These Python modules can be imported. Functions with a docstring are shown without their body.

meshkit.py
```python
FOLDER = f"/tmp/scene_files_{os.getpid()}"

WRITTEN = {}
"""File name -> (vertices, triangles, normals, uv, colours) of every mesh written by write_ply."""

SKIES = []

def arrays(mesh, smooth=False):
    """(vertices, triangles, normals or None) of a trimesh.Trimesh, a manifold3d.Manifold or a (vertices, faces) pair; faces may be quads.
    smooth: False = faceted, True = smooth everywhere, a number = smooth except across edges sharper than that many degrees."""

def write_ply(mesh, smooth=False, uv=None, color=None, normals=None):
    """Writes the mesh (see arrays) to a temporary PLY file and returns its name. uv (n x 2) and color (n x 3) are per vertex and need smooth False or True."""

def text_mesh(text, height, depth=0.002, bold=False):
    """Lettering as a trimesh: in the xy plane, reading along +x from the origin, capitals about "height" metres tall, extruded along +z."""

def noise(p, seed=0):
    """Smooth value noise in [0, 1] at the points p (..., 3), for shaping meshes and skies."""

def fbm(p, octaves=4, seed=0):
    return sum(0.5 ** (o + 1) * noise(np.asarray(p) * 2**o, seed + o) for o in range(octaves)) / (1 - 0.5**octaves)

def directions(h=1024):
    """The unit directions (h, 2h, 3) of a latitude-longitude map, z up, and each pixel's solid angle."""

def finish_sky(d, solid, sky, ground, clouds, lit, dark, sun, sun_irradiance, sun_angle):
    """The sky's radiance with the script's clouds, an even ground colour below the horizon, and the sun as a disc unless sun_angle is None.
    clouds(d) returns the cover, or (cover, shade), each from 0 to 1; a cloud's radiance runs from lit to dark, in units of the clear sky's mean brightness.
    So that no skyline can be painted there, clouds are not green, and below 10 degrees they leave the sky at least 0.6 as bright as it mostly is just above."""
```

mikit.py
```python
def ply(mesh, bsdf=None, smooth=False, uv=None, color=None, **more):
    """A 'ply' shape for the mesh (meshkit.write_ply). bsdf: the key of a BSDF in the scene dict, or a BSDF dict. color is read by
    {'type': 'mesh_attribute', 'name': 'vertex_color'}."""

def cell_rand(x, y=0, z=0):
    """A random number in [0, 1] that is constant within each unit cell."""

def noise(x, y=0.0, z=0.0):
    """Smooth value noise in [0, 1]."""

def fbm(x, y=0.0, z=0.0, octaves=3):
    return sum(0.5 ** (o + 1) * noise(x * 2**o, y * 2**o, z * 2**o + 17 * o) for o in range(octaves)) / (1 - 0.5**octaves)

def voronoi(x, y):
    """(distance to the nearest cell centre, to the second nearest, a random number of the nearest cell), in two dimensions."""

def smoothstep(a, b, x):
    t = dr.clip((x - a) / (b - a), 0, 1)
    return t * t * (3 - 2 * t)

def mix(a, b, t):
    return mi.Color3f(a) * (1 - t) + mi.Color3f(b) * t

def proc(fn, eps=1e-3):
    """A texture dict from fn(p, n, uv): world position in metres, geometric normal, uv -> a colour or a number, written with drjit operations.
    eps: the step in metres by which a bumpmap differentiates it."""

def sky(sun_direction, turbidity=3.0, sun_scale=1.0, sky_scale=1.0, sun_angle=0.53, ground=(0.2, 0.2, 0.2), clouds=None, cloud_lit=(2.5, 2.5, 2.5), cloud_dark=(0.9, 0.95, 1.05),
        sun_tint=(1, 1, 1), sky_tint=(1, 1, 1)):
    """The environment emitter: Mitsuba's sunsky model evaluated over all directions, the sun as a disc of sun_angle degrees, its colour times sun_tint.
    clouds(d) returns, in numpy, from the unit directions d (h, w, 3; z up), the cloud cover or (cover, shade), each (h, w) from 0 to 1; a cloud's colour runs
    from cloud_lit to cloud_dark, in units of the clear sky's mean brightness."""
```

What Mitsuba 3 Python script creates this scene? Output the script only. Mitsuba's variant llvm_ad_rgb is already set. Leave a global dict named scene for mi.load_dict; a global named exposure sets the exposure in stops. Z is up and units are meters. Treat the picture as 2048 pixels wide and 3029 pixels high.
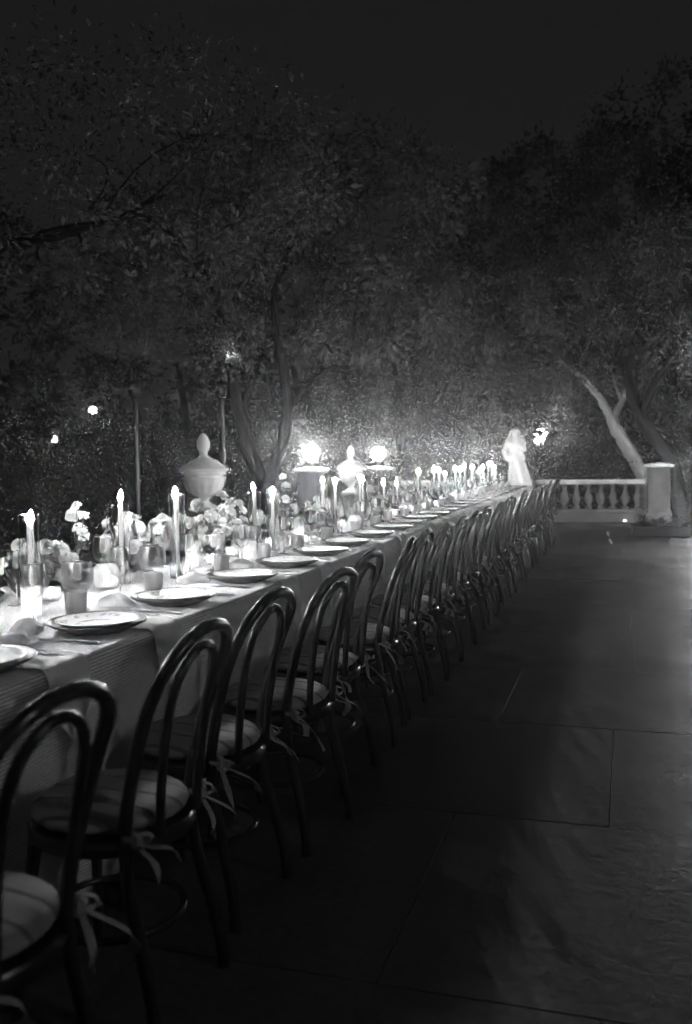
import math, random
import numpy as np, trimesh, drjit as dr
import mitsuba as mi, mikit, meshkit
from mikit import ply, proc, noise, fbm, voronoi, cell_rand, smoothstep, mix
from scipy.spatial.transform import Rotation
T = mi.ScalarTransform4f
rng = np.random.default_rng(7)
random.seed(7)
PI = math.pi
scene, labels = {}, {}

# ------------------------------------------------------------------ camera, sky, exposure
exposure = 6.0
K = 2.0 ** -exposure                       # emission is written in picture units times K
H = 1.335
_yaw, _pitch, _roll = math.radians(17.032), math.radians(-3.529), math.radians(0.9)
_f = np.array([-math.sin(_yaw) * math.cos(_pitch), math.cos(_yaw) * math.cos(_pitch), math.sin(_pitch)])
_r = np.array([math.cos(_yaw), math.sin(_yaw), 0.0])
_u = np.cross(_r, _f)
_up = math.cos(_roll) * _u + math.sin(_roll) * _r
scene['camera'] = {'type': 'thinlens', 'fov': 41.54, 'fov_axis': 'x', 'aperture_radius': 0.0062, 'focus_distance': 4.4,
                   'near_clip': 0.05, 'far_clip': 400.0,
                   'to_world': T().look_at(origin=[0, 0, H], target=(np.array([0, 0, H]) + _f).tolist(), up=_up.tolist())}
SKY = 0.0095
_night = mikit.sky([0.3, 0.4, 0.85], turbidity=3, sun_scale=0.0, sky_scale=1.0, ground=(0.05, 0.05, 0.05), clouds=lambda d: 1.0,
                   cloud_lit=(1, 1, 1), cloud_dark=(1, 1, 1))
_mean = float(np.array(_night['bitmap'])[:400].mean())
scene['sky'] = {**_night, 'scale': SKY * K / _mean, 'sampling_weight': 6.0}
HAZE = 0.0042  # mist density; stands in for lens glow and lifts the blacks
if HAZE:
    scene['air'] = {'type': 'homogeneous', 'albedo': {'type': 'rgb', 'value': [.95, .95, .95]}, 'sigma_t': {'type': 'rgb', 'value': [HAZE] * 3}, 'phase': {'type': 'hg', 'g': .95}}
    scene['camera']['medium'] = {'type': 'ref', 'id': 'air'}

# ------------------------------------------------------------------ materials (all neutral: the photograph is black and white)
def grey(v): return {'type': 'rgb', 'value': [v, v, v]}
def prin(v, rough=0.6, spec=0.4, **k):
    return {'type': 'twosided', 'bsdf': {'type': 'principled', 'base_color': v if isinstance(v, dict) else grey(v), 'roughness': rough, 'specular': spec, **k}}
def col(fn): return proc(lambda p, n, uv: mi.Color3f(fn(p, n, uv)))
def mat(name, d): scene[name] = d; return name

def bumped(name, base, fn, h=1.0):
    inner = base['bsdf'] if base['type'] == 'twosided' else base
    scene[name] = {'type': 'twosided', 'bsdf': {'type': 'bumpmap', 'arbitrary': proc(fn, 2e-3), 'scale': h, 'bsdf': inner}}
    return name

def slab_fn(base):
    def f(p, n, uv):
        a = fbm(p.x * 1.7, p.y * 1.7, 3, 4)
        b = noise(p.x * 60, p.y * 60, 5)
        st = smoothstep(.45, .62, fbm(p.x * .9 + 9, p.y * .55, 2, 4))
        return mi.Color3f(base * (.7 + .55 * a) * (.85 + .3 * b) * (1.25 - .85 * st))
    return proc(f)
def slab_rough(p, n, uv): return .34 + .35 * fbm(p.x * 2.3, p.y * 2.3, 8, 3)
for i, b in enumerate((.026, .033, .021)):
    bumped('m_slab%d' % i, prin(slab_fn(b), proc(slab_rough), .5), lambda p, n, uv: .0016 * fbm(p.x * 30, p.y * 30, 2, 3) + .0006 * noise(p.x * 110, p.y * 110, 1))
mat('m_joint', prin(.014, .9, .1))
mat('m_ground', prin(col(lambda p, n, uv: .05 + .05 * fbm(p.x * 3, p.y * 3, 0, 3)), .95, .1))

def stone_fn(base):
    def f(p, n, uv):
        a = fbm(p.x * 5, p.y * 5, p.z * 5, 4)
        drip = smoothstep(.5, .85, noise(p.x * 9, p.y * 9, p.z * 1.3))
        return mi.Color3f(base * (.72 + .5 * a) * (1 - .3 * drip))
    return proc(f)
_sb = lambda p, n, uv: .004 * fbm(p.x * 22, p.y * 22, p.z * 22, 3)
bumped('m_stone', prin(stone_fn(.15), .8, .2), _sb)
bumped('m_stone_pale', prin(stone_fn(.78), .75, .25), _sb)
mat('m_marble', prin(col(lambda p, n, uv: .80 * (.85 + .22 * fbm(p.x * 12, p.y * 12, p.z * 12, 3))), .5, .35))
bumped('m_bark', prin(col(lambda p, n, uv:   .008 + .015 * fbm(p.x * 16, p.y * 16, p.z * 4, 3)), .9, .15), lambda p, n, uv: .02 * fbm(p.x * 28, p.y * 28, p.z * 7, 3))
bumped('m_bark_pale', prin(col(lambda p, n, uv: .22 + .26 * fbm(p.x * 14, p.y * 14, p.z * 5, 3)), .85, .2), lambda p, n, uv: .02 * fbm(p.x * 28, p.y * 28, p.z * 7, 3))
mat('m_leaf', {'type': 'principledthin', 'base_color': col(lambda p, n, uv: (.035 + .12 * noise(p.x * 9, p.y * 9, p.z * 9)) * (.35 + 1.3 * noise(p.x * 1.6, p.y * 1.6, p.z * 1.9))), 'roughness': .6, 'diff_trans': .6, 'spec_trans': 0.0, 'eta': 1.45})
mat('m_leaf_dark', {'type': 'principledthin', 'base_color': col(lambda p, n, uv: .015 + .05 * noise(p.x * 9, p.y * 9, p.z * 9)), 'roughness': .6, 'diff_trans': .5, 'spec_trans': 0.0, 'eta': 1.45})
mat('m_stem', {'type': 'principledthin', 'base_color': grey(.16), 'roughness': .5, 'diff_trans': .4, 'spec_trans': 0.0})
mat('m_petal', {'type': 'principledthin', 'base_color': col(lambda p, n, uv: .66 - .14 * noise(p.x * 45, p.y * 45, p.z * 45)), 'roughness': .65, 'diff_trans': .35, 'spec_trans': 0.0})
mat('m_petal_grey', {'type': 'principledthin', 'base_color': col(lambda p, n, uv: .42 - .14 * noise(p.x * 45, p.y * 45, p.z * 45)), 'roughness': .65, 'diff_trans': .3, 'spec_trans': 0.0})
mat('m_wood', prin(col(lambda p, n, uv: .007 + .010 * fbm(p.x * 6, p.y * 6, p.z * 30, 2)), .26, .35, clearcoat=.4, clearcoat_gloss=.85))
mat('m_metal_dark', prin(.05, .25, .8))
mat('m_brass', prin(col(lambda p, n, uv: .55 + .12 * noise(p.x * 40, p.y * 40, p.z * 40)), .24, .5, metallic=1.0))
mat('m_silver', prin(.72, .18, .5, metallic=1.0))
# blown glass: mostly clear, a soft sheen, denser at rims and feet (uv.y)
mat('m_glass', {'type': 'mask', 'opacity': proc(lambda p, n, uv: .032 + .40 * uv.y), 'bsdf': {'type': 'twosided', 'bsdf': {'type': 'roughconductor', 'material': 'none', 'alpha': .06, 'specular_reflectance': grey(.95)}}})
mat('m_wax', prin(.66, .45, .4))
mat('m_wick', prin(.02, .9, .1))
mat('m_cup', {'type': 'mask', 'opacity': .5, 'bsdf': {'type': 'principledthin', 'base_color': grey(.8), 'roughness': .22, 'diff_trans': 1.0, 'spec_trans': .0, 'eta': 1.5}})
mat('m_tumbler', {'type': 'principledthin', 'base_color': col(lambda p, n, uv: .62 - .10 * (.5 + .5 * dr.sin(p.z * 900))), 'roughness': .35, 'diff_trans': .8, 'spec_trans': .12, 'eta': 1.4})
mat('m_charger', prin(col(lambda p, n, uv: .05 + .03 * noise(p.x * 70, p.y * 70, p.z * 70)), .45, .4))
def plate_fn(p, n, uv):
    r = dr.sqrt(uv.x * uv.x + uv.y * uv.y)
    ang = dr.atan2(uv.y, uv.x)
    q = fbm(uv.x * 17 + 3, uv.y * 17 + 7, 1, 3)
    blot = smoothstep(.53, .60, q) * (1 - smoothstep(.062, .075, r))
    sprig = smoothstep(.60, .66, fbm(uv.x * 60, uv.y * 60, 4, 2)) * smoothstep(.095, .10, r) * (1 - smoothstep(.118, .124, r))
    band = smoothstep(.1285, .1295, r) * (1 - smoothstep(.1325, .1335, r))
    return mi.Color3f(.70 * (1 - .62 * blot) * (1 - .5 * sprig) * (1 - .5 * band))
mat('m_plate', prin(proc(plate_fn), .22, .5, clearcoat=.4))
def cloth_fn(p, n, uv):
    s = uv.x / .0105
    d = dr.abs(s - dr.floor(s) - .5)
    line = 1 - smoothstep(.14, .24, d)
    return mi.Color3f(.80 * (1 - .66 * line) * (.94 + .1 * noise(p.x * 300, p.y * 90, p.z * 300)))
bumped('m_cloth', prin(proc(cloth_fn), .9, .1), lambda p, n, uv: .0011 * fbm(p.x * 9, p.y * 6, p.z * 6, 3) + .0002 * noise(p.x * 500, p.y * 500, p.z * 500))
bumped('m_napkin', prin(col(lambda p, n, uv: .70 * (.9 + .15 * noise(p.x * 260, p.y * 260, p.z * 260))), .9, .1), lambda p, n, uv: .004 * fbm(p.x * 14, p.y * 14, p.z * 14, 2))
def cushion_fn(p, n, uv):
    s = uv.y / .085 + .5
    d = dr.abs(s - dr.floor(s) - .5)
    return mi.Color3f(.27 * (1 - .6 * (1 - smoothstep(.055, .085, d))) * (.92 + .14 * noise(uv.x * 400, uv.y * 400, 1)))
bumped('m_cushion', prin(proc(cushion_fn), .9, .1), lambda p, n, uv: .003 * fbm(p.x * 22, p.y * 22, p.z * 22, 2))
mat('m_tie', prin(.22, .9, .1))
mat('m_soil', prin(.04, .95, .1))
mat('m_pale_strip', prin(.3, .8, .2))
mat('m_bread', prin(col(lambda p, n, uv: .62 * (.8 + .35 * fbm(p.x * 40, p.y * 40, p.z * 40, 2))), .8, .2))

# ------------------------------------------------------------------ helpers
_used = {}
def numbered(name):
    k = _used.get(name, 0); _used[name] = k + 1
    return name if k == 0 else '%s_%03d' % (name, k)
def thing(name, label=None, category=None, group=None, kind=None):
    key = numbered(name)
    d = {}
    if label: d['label'] = label
    if category: d['category'] = category
    if group: d['group'] = group
    if kind: d['kind'] = kind
    labels[key] = d
    return key
def part(parent, name, shape, to_world=None, label=None):
    key = numbered(parent + '__' + name)
    scene[key] = shape if to_world is None else {**shape, 'to_world': to_world}
    if label: labels[key] = {'label': label}
    return key
def whole(key, shape, to_world=None):
    scene[key] = shape if to_world is None else {**shape, 'to_world': to_world}
    return key
def at(x, y, z=0.0, rz=0.0, s=1.0): return T().translate([x, y, z]).rotate([0, 0, 1], rz).scale(s)
def ordinal(n):
    w = ['first', 'second', 'third', 'fourth', 'fifth', 'sixth', 'seventh', 'eighth', 'ninth', 'tenth', 'eleventh', 'twelfth', 'thirteenth', 'fourteenth', 'fifteenth',
         'sixteenth', 'seventeenth', 'eighteenth', 'nineteenth', 'twentieth', 'twenty-first', 'twenty-second', 'twenty-third', 'twenty-fourth', 'twenty-fifth', 'twenty-sixth', 'twenty-seventh', 'twenty-eighth', 'twenty-ninth', 'thirtieth']
    return w[n - 1]

def spline(pts, n):
    pts = np.asarray(pts, float)
    from scipy.interpolate import CubicSpline
    d = np.concatenate([[0], np.cumsum(np.linalg.norm(np.diff(pts[:, :3], axis=0), axis=1))])
    return CubicSpline(d, pts)(np.linspace(0, d[-1], n))
def tube(points, radii, sides=10, caps=True):
    p = np.asarray(points, float); n = len(p)
    radii = np.broadcast_to(radii, (n,))
    t = np.gradient(p, axis=0); t /= np.linalg.norm(t, axis=1, keepdims=True) + 1e-12
    a = np.cross(t[0], [0, 0, 1.0] if abs(t[0][2]) < .9 else [1.0, 0, 0]); a /= np.linalg.norm(a)
    A = []
    for i in range(n):
        a = a - t[i] * (a @ t[i]); a /= np.linalg.norm(a) + 1e-12; A.append(a)
    A = np.array(A); B = np.cross(t, A)
    th = np.arange(sides) * 2 * PI / sides
    v = p[:, None] + radii[:, None, None] * (np.cos(th)[None, :, None] * A[:, None] + np.sin(th)[None, :, None] * B[:, None])
    i, j = np.meshgrid(np.arange(n - 1), np.arange(sides), indexing='ij')
    q = np.stack([i * sides + j, i * sides + (j + 1) % sides, (i + 1) * sides + (j + 1) % sides, (i + 1) * sides + j], -1).reshape(-1, 4)
    v = v.reshape(-1, 3); f = np.vstack([q[:, [0, 1, 2]], q[:, [0, 2, 3]]])
    if caps:
        c0, c1 = len(v), len(v) + 1
        v = np.vstack([v, p[0], p[-1]]); k = np.arange(sides)
        f = np.vstack([f, np.stack([k * 0 + c0, (k + 1) % sides, k], 1), np.stack([k * 0 + c1, (n - 1) * sides + k, (n - 1) * sides + (k + 1) % sides], 1)])
    return trimesh.Trimesh(v, f, process=False)
def ring(radius, r, n=40, sides=8, z=0.0):
    th = np.arange(n) * 2 * PI / n; ph = np.arange(sides) * 2 * PI / sides
    a, b = np.meshgrid(th, ph, indexing='ij')
    v = np.stack([(radius + r * np.cos(b)) * np.cos(a), (radius + r * np.cos(b)) * np.sin(a), z + r * np.sin(b)], -1).reshape(-1, 3)
    i, j = np.meshgrid(np.arange(n), np.arange(sides), indexing='ij')
    q = np.stack([i * sides + j, ((i + 1) % n) * sides + j, ((i + 1) % n) * sides + (j + 1) % sides, i * sides + (j + 1) % sides], -1).reshape(-1, 4)
    return trimesh.Trimesh(v, np.vstack([q[:, [0, 1, 2]], q[:, [0, 2, 3]]]), process=False)
def lathe(profile, n=32, flute=None):
    """profile: (r, z) from bottom to top, outward normals; flute(theta, r, z) scales the radius."""
    p = np.asarray(profile, float); m = len(p)
    th = np.arange(n) * 2 * PI / n
    r = np.repeat(p[:, :1], n, 1); z = np.repeat(p[:, 1:], n, 1); t = np.repeat(th[None], m, 0)
    if flute is not None: r = r * flute(t, r, z)
    v = np.stack([r * np.cos(t), r * np.sin(t), z], -1).reshape(-1, 3)
    i, j = np.meshgrid(np.arange(m - 1), np.arange(n), indexing='ij')
    q = np.stack([i * n + j, i * n + (j + 1) % n, (i + 1) * n + (j + 1) % n, (i + 1) * n + j], -1).reshape(-1, 4)
    f = np.vstack([q[:, [0, 1, 2]], q[:, [0, 2, 3]]])
    me = trimesh.Trimesh(v, f, process=False)
    a = me.area_faces > 1e-12
    return trimesh.Trimesh(v, f[a], process=False)
def glass(profile, n=36, dense=()):
    me = lathe(profile, n); z = np.round(np.asarray(me.vertices)[:, 2], 5); k = np.zeros(len(z))
    for zz, a in dense: k = np.maximum(k, a * (np.abs(z - zz) < 1e-4))
    return ply(me, 'm_glass', smooth=True, uv=np.stack([k * 0, k], 1))
def box(x0, x1, y0, y1, z0, z1, bevel=0.0):
    c = np.array([(x0 + x1) / 2, (y0 + y1) / 2, (z0 + z1) / 2]); h = np.array([x1 - x0, y1 - y0, z1 - z0]) / 2
    if not bevel:
        return trimesh.creation.box(extents=2 * h, transform=trimesh.transformations.translation_matrix(c))
    pts = []
    for s in np.ndindex(2, 2, 2):
        sg = np.array(s) * 2 - 1
        for k in range(3):
            o = h - bevel; o[k] = h[k]; pts.append(c + sg * o)
    return trimesh.convex.convex_hull(np.array(pts))
def join(*ms): return trimesh.util.concatenate(ms)
def moved(m, loc=(0, 0, 0), rot=None, s=1.0):
    m = m.copy(); v = np.asarray(m.vertices) * s
    if rot is not None: v = v @ Rotation.from_euler('xyz', rot).as_matrix().T
    m.vertices = v + np.asarray(loc, float); return m
def fb(p, o=3, seed=0): return meshkit.fbm(np.asarray(p, float), o, seed)

def leaves(c, size, up=.3, seed=0, fold=.25, narrow=.5):
    """Diamond leaves, folded along the middle, at the points c."""
    g = np.random.default_rng(seed); n = len(c)
    d = g.normal(size=(n, 3)); d[:, 2] -= up; d /= np.linalg.norm(d, axis=1, keepdims=True)
    w = np.cross(d, g.normal(size=(n, 3))); w /= np.linalg.norm(w, axis=1, keepdims=True)
    nn = np.cross(d, w)
    L = size * g.uniform(.6, 1.3, n)[:, None]
    a = c - d * L / 2; b = c + d * L / 2
    l = c + w * L * narrow / 2 + nn * L * fold * narrow; r = c - w * L * narrow / 2 + nn * L * fold * narrow
    v = np.stack([a, l, b, r], 1).reshape(-1, 3); k = np.arange(n) * 4
    f = np.vstack([np.stack([k, k + 1, k + 2], 1), np.stack([k, k + 2, k + 3], 1)])
    return trimesh.Trimesh(v, f, process=False)
def clumps(centres, n_each, sig, seed):
    g = np.random.default_rng(seed)
    c = np.repeat(np.asarray(centres), n_each, 0)
    o = g.normal(size=c.shape) * sig
    return c + o
LAMPS = []          # lit bulbs that leaves keep clear of
def clear_lamps(p):
    for q, r in LAMPS:
        p = p[np.linalg.norm(p - q, axis=1) > r]
    return p
LAMP_GAIN = 1.3
def emit(v): return {'type': 'area', 'radiance': grey(v * K)}

# ------------------------------------------------------------------ the ground and the paved terrace
def sheet(x0, x1, y0, y1, z, n=2):
    xs, ys = np.linspace(x0, x1, n), np.linspace(y0, y1, n)
    X, Y = np.meshgrid(xs, ys, indexing='ij')
    v = np.stack([X, Y, X * 0 + z], -1).reshape(-1, 3)
    i, j = np.meshgrid(np.arange(n - 1), np.arange(n - 1), indexing='ij')
    q = np.stack([i * n + j, (i + 1) * n + j, (i + 1) * n + j + 1, i * n + j + 1], -1).reshape(-1, 4)
    return trimesh.Trimesh(v, np.vstack([q[:, [0, 1, 2]], q[:, [0, 2, 3]]]), process=False)
whole(thing('ground', 'dark earth of the garden beyond the terrace', 'ground', kind='structure'), ply(sheet(-150, 150, -60, 200, -.06), 'm_ground'))
terrace = thing('terrace', 'stone paved terrace under and beside the long table', 'terrace', kind='structure')
part(terrace, 'bed', ply(box(-6.3, 7.5, -4.0, 18.55, -.055, -.004), 'm_joint'))
ROWS = [-1.2, -.1, 1.0, 2.15, 3.3, 4.5, 5.7, 6.9, 8.08, 8.55, 9.75, 10.95, 12.1, 13.1, 14.2, 15.4, 16.6, 17.72, 18.5]
g = np.random.default_rng(3)
for r in range(len(ROWS) - 1):
    off = -.0 if r in (6, 7, 8, 9) else (.55 if r % 2 else -.1)
    xs = np.arange(-6, 7) * 1.2 + .05 + off
    for i in range(len(xs) - 1):
        if xs[i + 1] < -3.0 or xs[i] > 3.2: continue
        x0, x1, y0, y1 = xs[i] + .002, xs[i + 1] - .002, ROWS[r] + .002, ROWS[r + 1] - .002
        z1 = g.uniform(-.001, .001); b = .001; tl = g.uniform(-.0008, .0008, 4)
        v = np.array([[x0, y0, -.02], [x1, y0, -.02], [x1, y1, -.02], [x0, y1, -.02], [x0, y0, z1 - b], [x1, y0, z1 - b], [x1, y1, z1 - b], [x0, y1, z1 - b],
                      [x0 + b, y0 + b, z1 + tl[0]], [x1 - b, y0 + b, z1 + tl[1]], [x1 - b, y1 - b, z1 + tl[2]], [x0 + b, y1 - b, z1 + tl[3]]])
        f = [[8, 9, 10, 11]] + [[k, (k + 1) % 4, 4 + (k + 1) % 4, 4 + k] for k in range(4)] + [[4 + k, 4 + (k + 1) % 4, 8 + (k + 1) % 4, 8 + k] for k in range(4)]
        part(terrace, 'slab', ply((v, np.array(f)), 'm_slab%d' % g.integers(3)))

# ------------------------------------------------------------------ balustrade, piers, globes
BAL = [(.050, .0), (.062, .004), (.062, .05), (.046, .058), (.038, .075), (.044, .095), (.066, .135), (.080, .19), (.074, .24), (.052, .30), (.036, .355), (.031, .40), (.034, .42), (.052, .427), (.052, .437), (.040, .444), (.060, .455), (.060, .478), (.0, .478)]
bal_shape = ply(lathe(BAL, 20), 'm_stone', smooth=40)
def balustrade(x0, x1, xs, y, label):
    b = thing('balustrade', label, 'balustrade', 'low stone balustrades closing the end of the terrace')
    part(b, 'base_rail', ply(join(box(x0, x1, y - .15, y + .15, 0.001, .17, .008), box(x0, x1, y - .115, y + .115, .17, .245, .012)), 'm_stone'))
    for x in xs: part(b, 'baluster', bal_shape, at(x, y, .246))
    part(b, 'top_rail', ply(join(box(x0, x1, y - .10, y + .10, .724, .757, .008), box(x0 - .03, x1, y - .15, y + .15, .757, .806, .014)), 'm_stone_pale'))
balustrade(-1.62, .36, [-1.56 + .2235 * k for k in range(9)], 18.0, 'stone balustrade with vase balusters right of the pale statue')
balustrade(-4.55, -2.45, [-4.4 + .2235 * k for k in range(9)], 18.0, 'stone balustrade half hidden behind the far candles, left of the pale statue')
def pier(x, y, h, label, w=.40):
    p = thing('stone_pier', label, 'pier', 'square stone piers with pyramid caps')
    part(p, 'shaft', ply(join(box(-w / 2 - .03, w / 2 + .03, -w / 2 - .03, w / 2 + .03, .001, .2, .01), box(-w / 2, w / 2, -w / 2, w / 2, .2, h - .085, .008)), 'm_stone'), at(x, y))
    c = w / 2 + .062
    v = np.array([[sx * c, sy * c, z] for z in (h - .085, h - .045) for sx, sy in ((-1, -1), (1, -1), (1, 1), (-1, 1))] + [[0, 0, h]])
    f = [[0, 3, 2], [0, 2, 1]] + sum([[[k, (k + 1) % 4, 4 + (k + 1) % 4], [k, 4 + (k + 1) % 4, 4 + k], [4 + k, 4 + (k + 1) % 4, 8]] for k in range(4)], [])
    part(p, 'cap', ply((v, np.array(f)), 'm_stone_pale'), at(x, y))
pier(-5.30, 15.23, 1.155, 'stone pier under the larger, left globe lamp')
pier(-4.82, 18.02, 1.118, 'stone pier under the smaller, right globe lamp')
pier(.60, 18.0, 1.124, 'stone pier at the right edge, beyond the balustrade')
def globe_lamp(x, y, z, r, L, label):
    k = thing('globe_lamp', label, 'globe lamp', 'lit glass globes on stone piers')
    part(k, 'globe', {**ply(trimesh.creation.icosphere(3, r), smooth=True), 'bsdf': prin(.8), 'emitter': emit(L * LAMP_GAIN)}, at(x, y, z))
    zb = z - r
    part(k, 'collar', ply(lathe([(.07, -.15), (.07, -.12), (.03, -.11), (.025, -.05), (.06, -.03), (.065, .012), (.0, .012)], 20), 'm_metal_dark', smooth=40), at(x, y, zb))
    LAMPS.append((np.array([x, y, z]), .72))
globe_lamp(-5.30, 15.23, 1.41, .135, 150, 'bright lit globe lamp on the pier left of the far urn')
globe_lamp(-4.82, 18.02, 1.37, .135, 100, 'lit globe lamp on the pier right of the far urn')

# ------------------------------------------------------------------ urns on pedestals
def urn(x, y, z0, s, label, plabel):
    p = thing('stone_pedestal', plabel, 'pedestal', 'stone pedestals under the urns')
    part(p, 'shaft', ply(join(box(-.27, .27, -.27, .27, .001, .14, .012), box(-.215, .215, -.215, .215, .14, z0 - .09, .008)), 'm_stone'), at(x, y))
    part(p, 'cap', ply(join(box(-.25, .25, -.25, .25, z0 - .09, z0 - .05, .01), box(-.28, .28, -.28, .28, z0 - .05, z0 - .001, .01)), 'm_stone'), at(x, y))
    u = thing('stone_urn', label, 'urn', 'lidded stone urns with acorn finials')
    m = at(x, y, z0, 0, s)
    part(u, 'foot', ply(join(box(-.15, .15, -.15, .15, 0, .035, .006), lathe([(.14, .035), (.14, .05), (.12, .065), (.075, .085), (.055, .11), (.052, .13), (.075, .14), (.08, .15), (.075, .16), (.0, .165)], 40)), 'm_stone_pale', smooth=35), m)
    def gad(t, r, z): return 1 - .11 * (1 - np.abs(np.sin(t * 7)) ** .6) * np.clip((.352 - z) / .03, 0, 1)
    part(u, 'bowl', ply(lathe([(.05, .155), (.09, .165), (.14, .185), (.185, .215), (.22, .255), (.243, .30), (.252, .345), (.255, .38), (.268, .384), (.272, .395), (.268, .406), (.24, .41), (.0, .41)], 108, gad), 'm_stone_pale', smooth=50), m)
    part(u, 'lid', ply(lathe([(.236, .411), (.236, .432), (.272, .440), (.278, .455), (.256, .460), (.256, .472), (.298, .480), (.304, .495), (.300, .514), (.272, .522), (.262, .536), (.240, .558), (.20, .582), (.178, .60), (.17, .612), (.12, .63), (.088, .645), (.06, .665), (.048, .685), (.045, .69), (.0, .69)], 56), 'm_stone_pale', smooth=40), m)
    part(u, 'finial', ply(lathe([(.045, .689), (.052, .70), (.058, .71), (.05, .72), (.072, .75), (.083, .79), (.082, .83), (.068, .88), (.045, .92), (.02, .945), (.0, .952)], 28, lambda t, r, z: 1 + .025 * np.cos(t * 8)), 'm_stone_pale', smooth=60), m)
urn(-4.90, 10.12, .70, .985, 'large lidded stone urn with acorn finial, the nearer one on the left', 'stone pedestal under the nearer urn')
urn(-5.02, 16.75, .63, .95, 'smaller looking far stone urn between the two globe lamps', 'stone pedestal under the far urn')

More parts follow.
